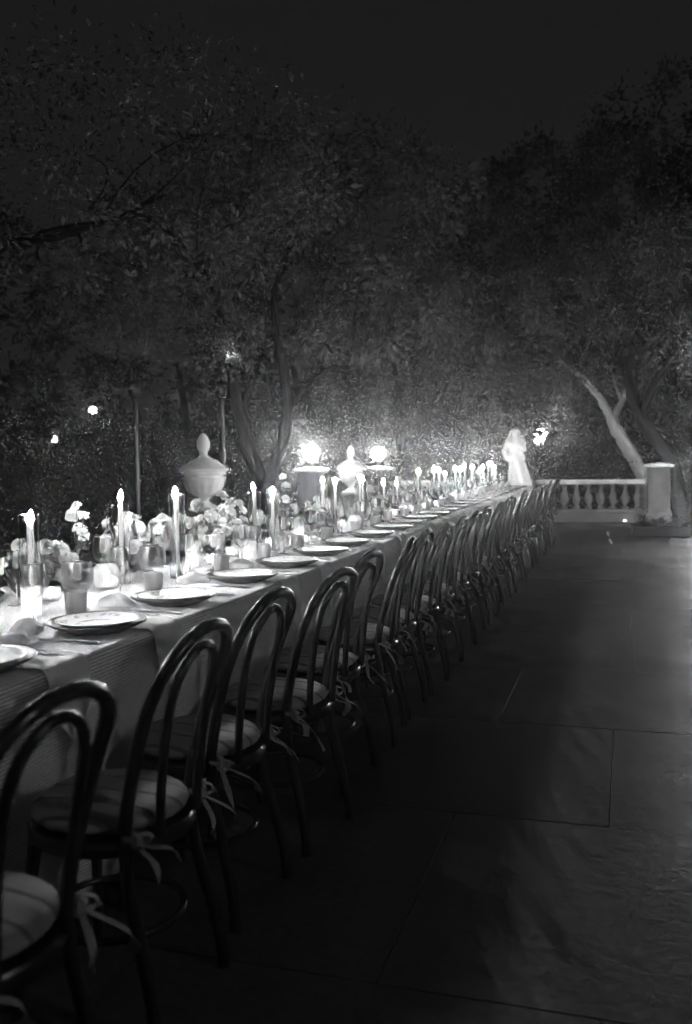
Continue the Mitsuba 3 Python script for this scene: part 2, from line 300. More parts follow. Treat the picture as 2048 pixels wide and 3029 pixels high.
# ------------------------------------------------------------------ statue
def hull_chain(joints, bones):
    import manifold3d as m3
    parts = []
    for a, b in bones:
        (p, r), (q, s) = joints[a], joints[b]
        parts.append(m3.Manifold.hull(m3.Manifold.sphere(r, 20).translate(list(p)) + m3.Manifold.sphere(s, 20).translate(list(q))))
    return parts
def statue(x, y, z0):
    import manifold3d as m3
    p = thing('statue_plinth', 'stone plinth under the pale statue beyond the table end', 'plinth')
    part(p, 'shaft', ply(join(box(-.26, .26, -.26, .26, .001, .12, .01), box(-.20, .20, -.20, .20, .12, z0 - .06, .008)), 'm_stone'), at(x, y))
    part(p, 'cap', ply(box(-.24, .24, -.24, .24, z0 - .06, z0 - .001, .01), 'm_stone_pale'), at(x, y))
    s = thing('garden_statue', 'pale stone statue of a draped woman beyond the far end of the table', 'statue')
    J = {'head': ((.005, -.02, .94), .066), 'jaw': ((.02, -.045, .905), .048), 'neck': ((.005, .0, .865), .036), 'neck2': ((.0, .0, .825), .042),
         'ls': ((-.105, .0, .80), .044), 'rs': ((.105, -.005, .79), .045), 'chestl': ((-.05, -.03, .73), .065), 'chestr': ((.055, -.03, .73), .065), 'waist': ((.02, 0, .60), .088),
         'hipl': ((-.055, .0, .50), .095), 'hipr': ((.075, .0, .50), .085), 'le': ((-.185, .03, .60), .038), 'lw': ((-.11, -.09, .53), .028), 'lh': ((-.05, -.115, .52), .028),
         're': ((.145, -.07, .64), .038), 'rw': ((.06, -.13, .75), .026), 'rh': ((.03, -.125, .80), .026), 'bl': ((-.045, -.085, .735), .036), 'br': ((.05, -.085, .735), .036)}
    B = [('head', 'jaw'), ('head', 'neck'), ('neck', 'neck2'), ('neck2', 'ls'), ('neck2', 'rs'), ('ls', 'chestl'), ('rs', 'chestr'), ('chestl', 'chestr'), ('chestl', 'waist'), ('chestr', 'waist'),
         ('waist', 'hipl'), ('waist', 'hipr'), ('hipl', 'hipr'), ('ls', 'le'), ('le', 'lw'), ('lw', 'lh'), ('rs', 're'), ('re', 'rw'), ('rw', 'rh'), ('chestl', 'bl'), ('chestr', 'br')]
    body = m3.Manifold.batch_boolean(hull_chain(J, B), m3.OpType.Add)
    for fx in range(4):
        body += m3.Manifold.hull(m3.Manifold.sphere(.008, 8).translate([.015 + fx * .012, -.14, .815]) + m3.Manifold.sphere(.007, 8).translate([.0 + fx * .013, -.135, .85 + .004 * (fx % 3)]))
        body += m3.Manifold.hull(m3.Manifold.sphere(.008, 8).translate([-.04, -.13, .50 + fx * .012]) + m3.Manifold.sphere(.007, 8).translate([.0, -.135, .495 + fx * .013]))
    body += m3.Manifold.hull(m3.Manifold.sphere(.008, 8).translate([.0, -.12, .80]) + m3.Manifold.sphere(.007, 8).translate([-.02, -.13, .825]))
    body += m3.Manifold.hull(m3.Manifold.sphere(.012, 10).translate([.02, -.092, .925]) + m3.Manifold.sphere(.007, 10).translate([.012, -.082, .955]))     # nose
    body += m3.Manifold.sphere(.012, 10).translate([.022, -.088, .897])                                                                                  # mouth
    for sx in (-.02, .042): body -= m3.Manifold.sphere(.012, 10).translate([sx, -.088, .948])                                                            # eye hollows
    bm = body.refine_to_length(.018).to_mesh(); me = trimesh.Trimesh(bm.vert_properties[:, :3], bm.tri_verts)
    trimesh.smoothing.filter_taubin(me, .5, .53, 8)
    v = np.asarray(me.vertices); me.vertices = v + .006 * (fb(v * [14, 14, 7], 2, 3) - .5)[:, None] * np.array([1, 1, .3])
    m = T().translate([x, y, z0]).scale([1.16, 1.16, 1.045])
    part(s, 'figure', ply(me, 'm_marble', smooth=True), m)
    # skirt: folds, contrapposto, wider to the right at the hem
    zz = np.linspace(.055, .56, 26); th = np.arange(96) * 2 * PI / 96
    V = []
    for z in zz:
        t = (z - .055) / .505
        cx = .055 * (1 - t) ** 1.2 + .012; rx = .172 * (1 - t) ** .8 + .105 * t ** .6 * (1) - .03 * math.sin(t * PI); ry = rx * .86
        fold = 1 + (.075 * (1 - t) + .012) * np.cos(th * 11 + 2.2 * t + .8 * np.sin(th * 3)) + .03 * np.sin(th * 5 + 3 * t)
        V.append(np.stack([cx + rx * fold * np.cos(th), ry * fold * np.sin(th), 0 * th + z], 1))
    V = np.array(V).reshape(-1, 3); i, j = np.meshgrid(np.arange(25), np.arange(96), indexing='ij')
    q = np.stack([i * 96 + j, i * 96 + (j + 1) % 96, (i + 1) * 96 + (j + 1) % 96, (i + 1) * 96 + j], -1).reshape(-1, 4)
    part(s, 'skirt', ply((V, q), 'm_marble', smooth=True), m)
    # veil and hair falling behind the left shoulder
    U = []
    for k, (z, cx, w, dy) in enumerate([(1.012, .0, .02, .0), (1.0, .0, .055, .0), (.965, -.002, .085, .01), (.91, -.015, .092, .03), (.85, -.035, .098, .045), (.78, -.05, .115, .055), (.70, -.065, .12, .06), (.61, -.085, .115, .06), (.53, -.10, .10, .05), (.47, -.10, .07, .04)]):
        a = np.linspace(-.15 * PI, 1.15 * PI, 26)
        fold = 1 + .05 * np.cos(a * 9 + k * .4) * min(1, k / 3)
        U.append(np.stack([cx + w * fold * np.cos(a), dy + w * .95 * fold * np.sin(a) - .012, 0 * a + z], 1))
    U = np.array(U); n = 26
    inner = U.copy(); ctr = U.mean(1, keepdims=True); inner = ctr + (U - ctr) * .93; inner[..., 2] = U[..., 2] - .004
    A = U.reshape(-1, 3); Bv = inner.reshape(-1, 3); i, j = np.meshgrid(np.arange(9), np.arange(n - 1), indexing='ij')
    q = np.stack([i * n + j, (i + 1) * n + j, (i + 1) * n + j + 1, i * n + j + 1], -1).reshape(-1, 4)
    part(s, 'veil', ply((np.vstack([A, Bv]), np.vstack([q, q[:, ::-1] + len(A)])), 'm_marble', smooth=True), m)
    part(s, 'base', ply(join(box(-.2, .25, -.16, .16, 0, .05, .012), lathe([(.14, .05), (.15, .056), (.13, .068), (0, .07)], 24)), 'm_marble', smooth=30), m)
statue(-1.93, 17.0, .725)
k = thing('unseen_spotlight', 'small unseen floodlight on the paving, placed to light the pale statue', 'spotlight')  # unseen source, placed to brighten the statue
_sp = np.array([-2.45, 15.95 + .25, .14]); _tg = np.array([-1.93, 17.0, 1.30]); _d = (_tg - _sp) / np.linalg.norm(_tg - _sp)
_rot = T().look_at(origin=_sp.tolist(), target=_tg.tolist(), up=[0, 0, 1])
part(k, 'housing', ply(lathe([(.0, -.09), (.04, -.085), (.06, -.05), (.066, .02), (.07, .03), (.063, .03), (.055, -.03), (.0, -.03)], 24), 'm_metal_dark', smooth=40), _rot)
part(k, 'lens', {**ply(lathe([(.054, -.02), (.03, -.015), (.0, -.014)], 24)), 'bsdf': prin(.8), 'emitter': emit(330)}, _rot)
part(k, 'stake', ply(tube([_sp * [1, 1, 0] + [0, 0, .001], _sp - _d * .05], .012, 8), 'm_metal_dark'))

# ------------------------------------------------------------------ lamps of the garden, in view and unseen
def lamp_post(x, y, h, label):
    k = thing('lamp_post', label, 'lamp post', 'dark unlit lamp posts behind the table')
    part(k, 'pole', ply(join(lathe([(.09, -.05), (.09, .02), (.06, .08), (.055, .3), (.045, .36), (.042, .5), (.036, h - .33), (.03, h - .32), (.03, h - .28), (.045, h - .27), (.0, h - .265)], 16)), 'm_metal_dark', smooth=40), at(x, y))
    part(k, 'lantern', glass([(.045, h - .264), (.075, h - .25), (.10, h - .18), (.105, h - .12), (.09, h - .07)], 18), at(x, y))
    part(k, 'roof', ply(lathe([(.10, h - .069), (.115, h - .06), (.08, h - .02), (.03, h), (.012, h + .03), (.0, h + .035)], 18), 'm_metal_dark', smooth=40), at(x, y))
lamp_post(-7.19, 12.52, 2.53, 'dark slender lamp post left of the nearer urn')
lamp_post(-5.93, 12.92, 2.50, 'dark slender lamp post just right of the nearer urn')
def garden_lamp(x, y, z, r, L, label):
    k = thing('garden_lamp', label, 'garden lamp', 'lit lamps in the garden among the leaves')
    part(k, 'pole', ply(lathe([(.07, -.06), (.06, .02), (.03, .12), (.025, z - r - .06), (.05, z - r - .04), (.06, z - r + .01), (.0, z - r + .012)], 14), 'm_metal_dark', smooth=40), at(x, y))
    part(k, 'globe', {**ply(trimesh.creation.icosphere(3, r), smooth=True), 'bsdf': prin(.8), 'emitter': emit(L * LAMP_GAIN)}, at(x, y, z))
    LAMPS.append((np.array([x, y, z]), r + .05))
garden_lamp(-10.9, 17.2, 2.385, .085, 12, 'lit lamp glowing through the leaves at far left, the higher one')
garden_lamp(-11.75, 17.0, 1.786, .075, 12, 'lit lamp glowing through the leaves at the left edge, the lower one')
garden_lamp(-1.89, 21.75, 1.713, .18, 110, 'lit lamp glowing through the leaves right of the pale statue')
garden_lamp(2.3, 17.2, 2.35, .13, 260, 'unseen lamp beyond the right edge, placed to light the leaning trunk and pier')  # out of view; lights the leaning trunk and the right pier
def unseen_path_light(x, y, L, label):  # unseen lights, placed to brighten the paving at right
    k = thing('unseen_path_light', label, 'unseen path light', 'unseen low hooded lights beyond the right edge')
    part(k, 'post', ply(lathe([(.07, .001), (.07, .02), (.025, .03), (.022, .60), (.05, .61), (.05, .63), (.0, .63)], 16), 'm_metal_dark', smooth=40), at(x, y))
    part(k, 'bulb', {**ply(trimesh.creation.icosphere(2, .05), smooth=True), 'bsdf': prin(.8), 'emitter': emit(L)}, at(x, y, .69))
    part(k, 'hood', ply(join(lathe([(.21, .735), (.16, .775), (.06, .80), (.0, .805)], 24), lathe([(.0, .79), (.06, .785), (.15, .765), (.20, .735)][::1], 24)), 'm_metal_dark', smooth=40), at(x, y))
unseen_path_light(1.2, 12.1, 700, 'unseen low hooded path light beyond the right edge, lighting the paving, the nearer one')
unseen_path_light(1.30, 15.9, 650, 'unseen low hooded path light beyond the right edge, lighting the paving, the farther one')
garden_lamp(3.2, 1.0, 2.6, .12, 85, 'unseen lamp out of frame at right, placed to light the near cloth and cushions')  # out of view; lights the tablecloth drop and the near cushions
k = thing('hanging_bulb', 'small lit bulb hanging among leaves above the nearer urn', 'bulb')
part(k, 'bulb', {**ply(trimesh.creation.icosphere(2, .009), smooth=True), 'bsdf': prin(.8), 'emitter': emit(700)}, at(-4.14, 9.28, 2.46))
part(k, 'wire', ply(tube(np.array([[-4.14, 9.28, 2.475], [-4.13, 9.29, 2.8], [-4.18, 9.27, 3.2]]), .003, 6), 'm_metal_dark'))
LAMPS.append((np.array([-4.14, 9.28, 2.46]), .09))
k = thing('floor_light', 'small bright light on the ledge of the right balustrade', 'light')
part(k, 'body', ply(lathe([(.05, 0), (.05, .02), (.035, .028), (.0, .028)], 16), 'm_metal_dark', smooth=40), at(.0, 17.80, .001))
part(k, 'dome', {**ply(lathe([(.034, .0285), (.03, .045), (.018, .056), (.0, .06)], 16), smooth=True), 'bsdf': prin(.8), 'emitter': emit(3.5)}, at(.0, 17.80, .001))

# ------------------------------------------------------------------ trees and shrubs
def ell(c, r, n, seed, lo=None, shell=.55):
    g = np.random.default_rng(seed)
    d = g.normal(size=(n * 3, 3)); d /= np.linalg.norm(d, axis=1, keepdims=True)
    p = np.asarray(c) + d * (shell + (1 - shell) * g.random((n * 3, 1)) ** .5) * np.asarray(r)
    if lo is not None: p = p[p[:, 2] > lo]
    return p[:n]
def tree(name, label, cat, trunks, centres, each, sig, size, seed, bark='m_bark', leaf='m_leaf', group=None, twigs=0, up=.3):
    k = thing(name, label, cat, group)
    g = np.random.default_rng(seed + 5)
    ms = []
    for pts, r0, r1 in trunks:
        p = spline(pts, 9 * len(pts)); rr = np.linspace(r0, r1, len(p)) * (1 + .08 * np.sin(np.arange(len(p)) * 1.7))
        tb = tube(p + .015 * (g.random(p.shape) - .5), rr, 16); v = np.asarray(tb.vertices)
        c0 = p[np.argmin(((v[:, None] - p[None]) ** 2).sum(-1), 1)]; tb.vertices = c0 + (v - c0) * (1 + .38 * (fb(v * [11, 11, 3.5], 3, seed)[:, None] - .5)); ms.append(tb)
    tw = []
    limb = np.vstack([spline(t[0], 24)[8:] for t in trunks]); limb = limb[limb[:, 2] > 1.6] if twigs else limb
    for q in centres[:twigs]:
        near = np.argsort(np.linalg.norm(limb - q, axis=1))[:10]; b = limb[g.choice(near)]
        mid = (b + q) / 2 + g.normal(size=3) * .14 + [0, 0, .1]
        tw.append(tube(spline([b, mid, q], 8), np.linspace(.017, .005, 8), 6))
    part(k, 'trunk', ply(join(*ms), bark, smooth=60))
    if tw: part(k, 'branches', ply(join(*tw), 'm_bark', smooth=60))
    if cat == 'tree' and name != 'overhanging_tree': centres = centres[fb(centres * [1.0, 1.0, 1.25], 2, seed) > .45]
    c = clear_lamps(clumps(centres, each, sig, seed)); c = c[c[:, 2] > .02]
    part(k, 'crown', ply(leaves(c, size, up, seed), leaf))
    return k
BT = 'broad leaved trees in the garden'
tree('forked_tree', 'dark tree forking low into three stems behind the nearer urn', 'tree',
     [([(-5.07, 12.57, -.05), (-5.05, 12.57, .5), (-5.10, 12.57, .98)], .17, .13),
      ([(-5.10, 12.57, .9), (-5.34, 12.54, 1.45), (-5.52, 12.5, 2.3), (-5.62, 12.4, 3.3), (-5.9, 12.3, 4.2)], .105, .06),
      ([(-5.08, 12.57, .9), (-4.90, 12.64, 1.4), (-4.78, 12.72, 1.95), (-4.90, 12.75, 2.9), (-4.85, 12.8, 4.1)], .10, .05),
      ([(-5.09, 12.57, .92), (-5.24, 12.56, 1.4), (-5.36, 12.56, 1.85), (-5.3, 12.7, 2.6)], .055, .02),
      ([(-4.80, 12.72, 1.9), (-4.62, 12.80, 2.25), (-4.30, 12.92, 2.55), (-3.95, 13.02, 2.72), (-3.2, 13.2, 2.9)], .055, .02)],
     ell((-4.9, 12.9, 4.3), (3.3, 2.3, 1.75), 200, 11, 2.9), 75, .17, .115, 21, group=None, twigs=40)
tree('leaning_tree', 'pale leaning tree trunk lit at right behind the balustrade', 'tree',
     [([(.42, 19.3, -.05), (.36, 19.3, .8), (.06, 19.3, 1.38), (-.27, 19.3, 2.0)], .17, .125),
      ([(-.25, 19.3, 1.95), (-.42, 19.3, 2.3), (-.75, 19.3, 2.75), (-1.3, 19.2, 3.2)], .095, .04),
      ([(-.25, 19.3, 1.95), (-.08, 19.35, 2.3), (.06, 19.4, 2.65), (.0, 19.4, 3.4)], .075, .035),
      ([(-.06, 19.35, 2.35), (-.2, 19.2, 2.7), (-.3, 19.1, 3.1)], .03, .012)],
     ell((-1.2, 18.9, 3.9), (3.0, 2.0, 1.3), 160, 12, 2.75), 75, .17, .11, 22, 'm_bark_pale', group=None, twigs=30)
tree('dark_tree', 'dark leaning tree at the right edge behind the pier', 'tree',
     [([(1.05, 19.0, -.05), (.95, 19.0, .7), (.80, 19.0, 1.2), (.45, 19.0, 1.75), (.20, 19.0, 2.25), (.05, 18.9, 3.2)], .17, .10),
      ([(.3, 19.0, 2.0), (.9, 17.8, 3.2), (1.2, 16.6, 3.9), (.75, 15.4, 4.25)], .07, .02)],
     np.vstack([ell((1.6, 18.6, 4.4), (2.6, 2.4, 1.5), 110, 13, 2.9), ell((.55, 15.0, 4.3), (.5, .5, .35), 14, 14)]), 70, .17, .11, 23, group=None, twigs=30)
tree('overhanging_tree', 'tree at left whose leafy boughs hang over the table, faintly lit from below', 'tree',
     [([(-8.9, 7.4, -.05), (-8.8, 7.5, 1.2), (-8.2, 7.8, 2.5), (-6.6, 8.4, 3.6), (-5.0, 9.2, 4.0)], .10, .02),
      ([(-8.2, 7.8, 2.5), (-7.6, 7.9, 3.5), (-6.6, 8.0, 4.6)], .09, .04),
      ([(-6.6, 8.4, 3.6), (-5.2, 8.3, 3.7), (-4.2, 7.9, 3.8)], .05, .02),
      ([(-4.9, 9.2, 3.9), (-4.62, 9.45, 3.5), (-4.60, 9.5, 2.9)], .022, .008)],
     np.vstack([ell((-5.0, 8.6, 4.1), (2.4, 2.2, 1.2), 120, 15, 2.95), ell((-4.16, 9.28, 2.62), (.2, .2, .15), 9, 16), ell((-5.2, 9.4, 3.0), (.8, .6, .35), 18, 17)]), 52, .17, .085, 24, group=None, twigs=14)
_g = np.random.default_rng(900); _a = _g.uniform(0, 2 * PI, 240)
for _k, (_n, _c, _r) in {'overhanging_tree': (240, (-4.15, 9.30, 2.60), .15), 'dark_tree': (60, (.36, 15.0, 4.28), .22)}.items():
    part(_k, 'leaf_spray', ply(leaves(np.array(_c) + _g.normal(size=(_n, 3)) * .035 + _r * np.stack([np.cos(_a[:_n]), .4 * np.sin(3 * _a[:_n]), np.sin(_a[:_n])], 1), .085, .3, 901), 'm_leaf')); labels[_k + '__leaf_spray'] = {'kind': 'stuff'}
_bt = [(-12.6, 15.0, 2.3, 'dense dark tree at the left edge of the garden'), (-9.6, 18.8, 2.4, 'dense leafy tree left of the dark lamp posts'), (-7.4, 20.3, 2.0, 'leafy tree behind the forked trunk'),
       (-5.2, 21.2, 1.9, 'leafy tree behind the two lit globes'), (-3.3, 21.6, 1.8, 'leafy tree behind the far candles'), (-1.2, 22.4, 1.9, 'leafy tree behind the pale statue'),
       (.9, 21.6, 1.8, 'leafy tree behind the leaning pale trunk'), (3.3, 21.8, 2.0, 'leafy tree beyond the right edge pier')]
for i, (x, y, w, lb) in enumerate(_bt):
    hh = (6.4, 5.8, 6.2, 6.2, 7.4, 9.0, 9.2, 9.4)[i]
    cs = np.vstack([ell((x, y, hh * .55), (w * max(1, hh / 6.4), w * .75, hh * .5), int(230 * max(1, (hh / 6.4) ** 1.5)), 40 + i, .1, .75), ell((x, y - .3, 1.2), (w * .95, w * .7, 1.4), 80, 60 + i, .1, .7)])
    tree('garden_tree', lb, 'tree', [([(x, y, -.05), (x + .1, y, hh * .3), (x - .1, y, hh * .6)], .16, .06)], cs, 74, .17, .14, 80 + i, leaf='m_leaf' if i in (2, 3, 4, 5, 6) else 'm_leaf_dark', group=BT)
for _q in ((-10.9, 17.2, 2.385), (-11.75, 17.0, 1.786)):
    _d = np.random.default_rng(int(-_q[0] * 10)).normal(size=(70, 3)); _d /= np.linalg.norm(_d, axis=1, keepdims=True)
    labels[part('garden_tree', 'leaf_spray', ply(leaves(np.array(_q) + _d * np.linspace(.16, .34, 70)[:, None], .10, .3, 903), 'm_leaf_dark'))] = {'kind': 'stuff'}
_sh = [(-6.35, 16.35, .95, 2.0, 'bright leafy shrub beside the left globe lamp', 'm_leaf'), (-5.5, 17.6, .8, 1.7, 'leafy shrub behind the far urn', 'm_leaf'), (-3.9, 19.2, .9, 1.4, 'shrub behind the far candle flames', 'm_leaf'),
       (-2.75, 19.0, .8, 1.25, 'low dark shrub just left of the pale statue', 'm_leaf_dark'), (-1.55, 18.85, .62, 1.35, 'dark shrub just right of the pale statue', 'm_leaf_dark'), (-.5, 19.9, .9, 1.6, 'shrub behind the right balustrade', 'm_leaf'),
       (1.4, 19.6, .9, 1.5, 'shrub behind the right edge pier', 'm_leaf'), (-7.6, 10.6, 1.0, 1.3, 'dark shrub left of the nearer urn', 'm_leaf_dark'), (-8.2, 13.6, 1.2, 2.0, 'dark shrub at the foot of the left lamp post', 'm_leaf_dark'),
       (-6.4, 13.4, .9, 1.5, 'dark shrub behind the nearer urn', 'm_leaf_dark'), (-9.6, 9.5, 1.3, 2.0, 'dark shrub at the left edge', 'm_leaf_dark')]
for i, (x, y, w, h, lb, lf) in enumerate(_sh):
    tree('garden_shrub', lb, 'shrub', [([(x, y, -.05), (x + .05, y, h * .4), (x, y, h * .75)], .03, .012)], ell((x, y, h * .52), (w, w * .8, h * .5), int(70 * w * h + 30), 140 + i, .06, .6), 52, .17, .075, 160 + i, leaf=lf, group='shrubs in the garden')


# low trough of plants on the paving at right
k = thing('plant_trough', 'long low dark trough of plants on the paving at the right edge', 'trough')
part(k, 'trough', ply(join(box(.12, .98, 14.95, 14.98, .001, .15, .004), box(.12, .98, 15.32, 15.35, .001, .15, .004), box(.12, .15, 14.98, 15.32, .001, .15, .004), box(.95, .98, 14.98, 15.32, .001, .15, .004)), 'm_soil'))
part(k, 'soil', ply(box(.152, .948, 14.982, 15.318, .01, .125), 'm_soil'))
for i, x in enumerate((.28, .50, .80)):
    q = thing('trough_plant', ['spiky rosette plant at the left end of the trough', 'second spiky plant from the left in the trough', 'third spiky plant from the left in the trough', 'fourth spiky plant from the left in the trough'][i], 'plant', 'plants in the dark trough')
    g = np.random.default_rng(300 + i); ms = []
    for j in range(44):
        a, e, L = g.uniform(0, 2 * PI), g.uniform(.15, 1.3), g.uniform(.18, .32)
        t = np.linspace(0, 1, 5)[:, None]; d = np.array([math.cos(a) * math.cos(e), math.sin(a) * math.cos(e), math.sin(e)]); s = np.array([-math.sin(a), math.cos(a), 0])
        c = d * L * t - np.array([0, 0, .06]) * t ** 2; w = .026 * np.sin(np.clip(t * .9 + .12, 0, 1) * PI)
        v = np.hstack([c - s * w, c + np.array([0, 0, -.004]), c + s * w]).reshape(-1, 3); f = []
        for m in range(4): o = 3 * m; f += [[o, o + 1, o + 4], [o, o + 4, o + 3], [o + 1, o + 2, o + 5], [o + 1, o + 5, o + 4]]
        ms.append(trimesh.Trimesh(v, f, process=False))
    part(q, 'leaves', ply(join(*ms), 'm_leaf_dark', smooth=True), at(x, 15.15, .122))
for i, (x, y, a, lb) in enumerate([(-.26, 15.3, 2, 'farther pale strip on the paving left of the trough'), (-.20, 14.0, 3, 'nearer pale strip on the paving left of the trough')]):
    whole(thing('pale_strip', lb, 'paper strip', 'pale strips lying on the paving'), ply(moved(box(-.014, .014, -.36, .36, 0, .004), (0, 0, .006)), 'm_pale_strip'), at(x, y, 0, a))  # two narrow pale strips lying flat on the paving

# ------------------------------------------------------------------ the long table and its cloth
ZT = .765; XE, XL = -1.50, -2.72; Y0, Y1 = .2, 15.85
k = thing('long_table', 'long banquet table under the striped cloth', 'table')
part(k, 'top', ply(box(XL + .03, XE - .03, Y0 + .03, Y1 - .03, ZT - .04, ZT - .008, .004), 'm_wood'))
for y in np.arange(.9, 15.9, 1.83):
    for x in (-2.5, -1.85): part(k, 'leg', ply(tube(np.array([[x, y, .0], [x, y, ZT - .041]]), .022, 10), 'm_metal_dark'))
def cloth():
    ny = 560; ys = np.linspace(Y0, Y1, ny)
    prof = []      # (x, z, arc) across
    s = 0.0
    zs = np.linspace(.07, ZT - .02, 16)
    pts = [(XE + .0, z) for z in zs] + [(XE - .004, ZT - .008), (XE - .012, ZT - .001), (XE - .03, ZT)] + [(x, ZT) for x in np.linspace(XE - .07, XL + .07, 22)] + [(XL + .03, ZT), (XL + .012, ZT - .001), (XL + .004, ZT - .008)] + [(XL, z) for z in zs[::-1]]
    P = np.array(pts); arc = np.concatenate([[0], np.cumsum(np.linalg.norm(np.diff(P, axis=0), axis=1))])
    V, UV = [], []
    for y in ys:
        drop = np.clip((ZT - .02 - P[:, 1]) / .6, 0, 1)
        side = np.where(P[:, 0] > (XE + XL) / 2, 1, -1)
        n1 = float(fb([[y * .9, 3.1, 0]], 2, 5)[0]) - .5; n2 = math.sin(y * 2 * PI / .47 + 1.6 * math.sin(y * 1.1))
        off = side * (drop ** 1.1) * (-.012 + .09 * n1 + .026 * n2)
        z = P[:, 1] + np.where(drop == 0, .0025 * (fb(np.stack([P[:, 0] * 4, 0 * P[:, 0] + y * 4, 0 * P[:, 0]], 1), 2, 9) - .5), 0)
        V.append(np.stack([P[:, 0] + off, np.full(len(P), y), z], 1)); UV.append(np.stack([arc, np.full(len(P), y)], 1))
    V = np.array(V); UV = np.array(UV); n = V.shape[1]
    i, j = np.meshgrid(np.arange(ny - 1), np.arange(n - 1), indexing='ij')
    q = np.stack([i * n + j, i * n + j + 1, (i + 1) * n + j + 1, (i + 1) * n + j], -1).reshape(-1, 4)
    return V.reshape(-1, 3), q, UV.reshape(-1, 2)
_v, _q, _uv = cloth()
whole(thing('tablecloth', 'long pale finely striped tablecloth hanging to the paving', 'tablecloth'), ply((_v, _q), 'm_cloth', smooth=True, uv=_uv))

# ------------------------------------------------------------------ bentwood chairs and their tied cushions
def mirror(p): return [(x, -y, z) for x, y, z in p[::-1]]
_leg = [(.205, .175, .0), (.160, .162, .25), (.128, .155, .46), (.160, .163, .63), (.212, .166, .79)]
_arch = [(.248, .148, .868), (.270, .092, .919), (.277, .0, .938)]
_bow = _leg + _arch + mirror(_leg + _arch)[1:]
_in = [(.182, .090, .455), (.194, .096, .60), (.218, .100, .74), (.241, .086, .832), (.257, .046, .880), (.261, .0, .894)]
CH = {'back_bow': ply(tube(spline(_bow, 74), .0158, 12), 'm_wood', smooth=True), 'inner_hoop': ply(tube(spline(_in + mirror(_in)[1:], 44), .0118, 10), 'm_wood', smooth=True),
      'seat': ply(lathe([(.0, .418), (.17, .418), (.195, .424), (.203, .436), (.203, .452), (.195, .462), (.175, .465), (.165, .459), (.0, .457)], 44), 'm_wood', smooth=40),
      'stretcher': ply(moved(ring(.168, .0095, 44, 8), (0, 0, .215)), 'm_wood', smooth=True)}
_fl = lambda s: ply(tube(spline([(-.175, s * .175, .0), (-.155, s * .150, .22), (-.135, s * .128, .425)], 12), np.linspace(.0125, .018, 12), 10), 'm_wood', smooth=True)
CH['leg'], CH['leg2'] = _fl(1), _fl(-1)
def cushion_mesh(seed):
    n, m = 40, 9
    prof = [(.0, .0), (.12, .0), (.168, .003), (.188, .014), (.192, .022), (.188, .030), (.165, .044), (.11, .050), (.05, .052), (.0, .052)]
    me = lathe(prof, n); v = np.asarray(me.vertices)
    v[:, 2] += np.where(v[:, 2] > .02, .010 * (fb(v * 9 + seed, 2, seed) - .5) * 2, 0)
    return v, np.asarray(me.faces)
CU = []
for s in range(3):
    v, f = cushion_mesh(s); CU.append(ply((v, f), 'm_cushion', smooth=True, uv=v[:, :2]))
def ribbon(pts, w):
    p = spline(pts, 14); t = np.gradient(p, axis=0); t /= np.linalg.norm(t, axis=1, keepdims=True)
    s = np.cross(t, [0.35, .2, 1.0]); s /= np.linalg.norm(s, axis=1, keepdims=True); n = np.cross(s, t)
    ww = w * np.linspace(.7, 1.15, 14)[:, None]
    v = np.stack([p - s * ww, p + s * ww, p + s * ww + n * .002, p - s * ww + n * .002], 1).reshape(-1, 3); f = []
    for i in range(13):
        for j in range(4): f.append([4 * i + j, 4 * i + (j + 1) % 4, 4 * i + 4 + (j + 1) % 4, 4 * i + 4 + j])
    return trimesh.Trimesh(v, np.vstack([np.array(f)[:, [0, 1, 2]], np.array(f)[:, [0, 2, 3]], [[0, 2, 1], [0, 3, 2], [52, 53, 54], [52, 54, 55]]]), process=False)
def tie_mesh(s, seed):
    g = np.random.default_rng(seed); o = np.array([.150, s * .156, .475]); j = lambda a: g.uniform(-a, a)
    loop = lambda sg: ribbon([o, o + [.022, sg * .012, .006 + j(.008)], o + [.034, sg * .028, -.010 + j(.008)], o + [.02, sg * .018, -.018], o + [.0, .0, -.004]], .009)
    tail = lambda dy, L: ribbon([o, o + [.03 + j(.01), dy * .4, -.03], o + [.055 + j(.02), dy, -.5 * L], o + [.07 + j(.02), dy * 1.5 + j(.02), -L]], .0105)
    wrap = moved(ring(.019, .006, 14, 6), o)
    kn = moved(trimesh.creation.icosphere(1, .012), o + [.012, 0, 0])
    return join(wrap, kn, loop(1), loop(-1), tail(.045 + j(.02), .11 + j(.03)), tail(-.02 + j(.03), .085 + j(.03)))
TI = [[ply(tie_mesh(s, 500 + 10 * q + s), 'm_tie', smooth=40) for s in (1, -1)] for q in range(4)]
CHAIR_Y = [1.35, 1.95, 2.48, 3.00, 3.57, 4.12, 4.60, 5.10, 5.62, 6.16, 6.72] + [7.26 + .55 * q for q in range(14)]
g = np.random.default_rng(17)
for i, y in enumerate(CHAIR_Y):
    x = -1.205 + g.uniform(-.03, .03) - .02 * min(i / 6, 1); rz = g.uniform(-8, 8); y += g.uniform(-.008, .008); n = ordinal(i + 1)
    c = thing('bentwood_chair', 'dark bentwood chair with double hooped back, %s from the camera in the row' % n, 'chair', 'bentwood chairs along the near side of the table')
    m = at(x, y, .001, rz)
    for nm in ('seat', 'back_bow', 'inner_hoop', 'stretcher', 'leg'): part(c, nm, CH[nm], m)
    part(c, 'leg', CH['leg2'], m)
    u = thing('seat_cushion', 'round striped cushion tied to the %s chair from the camera' % n, 'cushion', 'striped seat cushions on the chairs')
    m2 = at(x - .005, y, .467, rz + g.uniform(-5, 5)); part(u, 'pad', CU[i % 3], m2)
    q = g.integers(4)
    part(u, 'tie', TI[q][0], m); part(u, 'tie', TI[(q + 1) % 4][1], m)

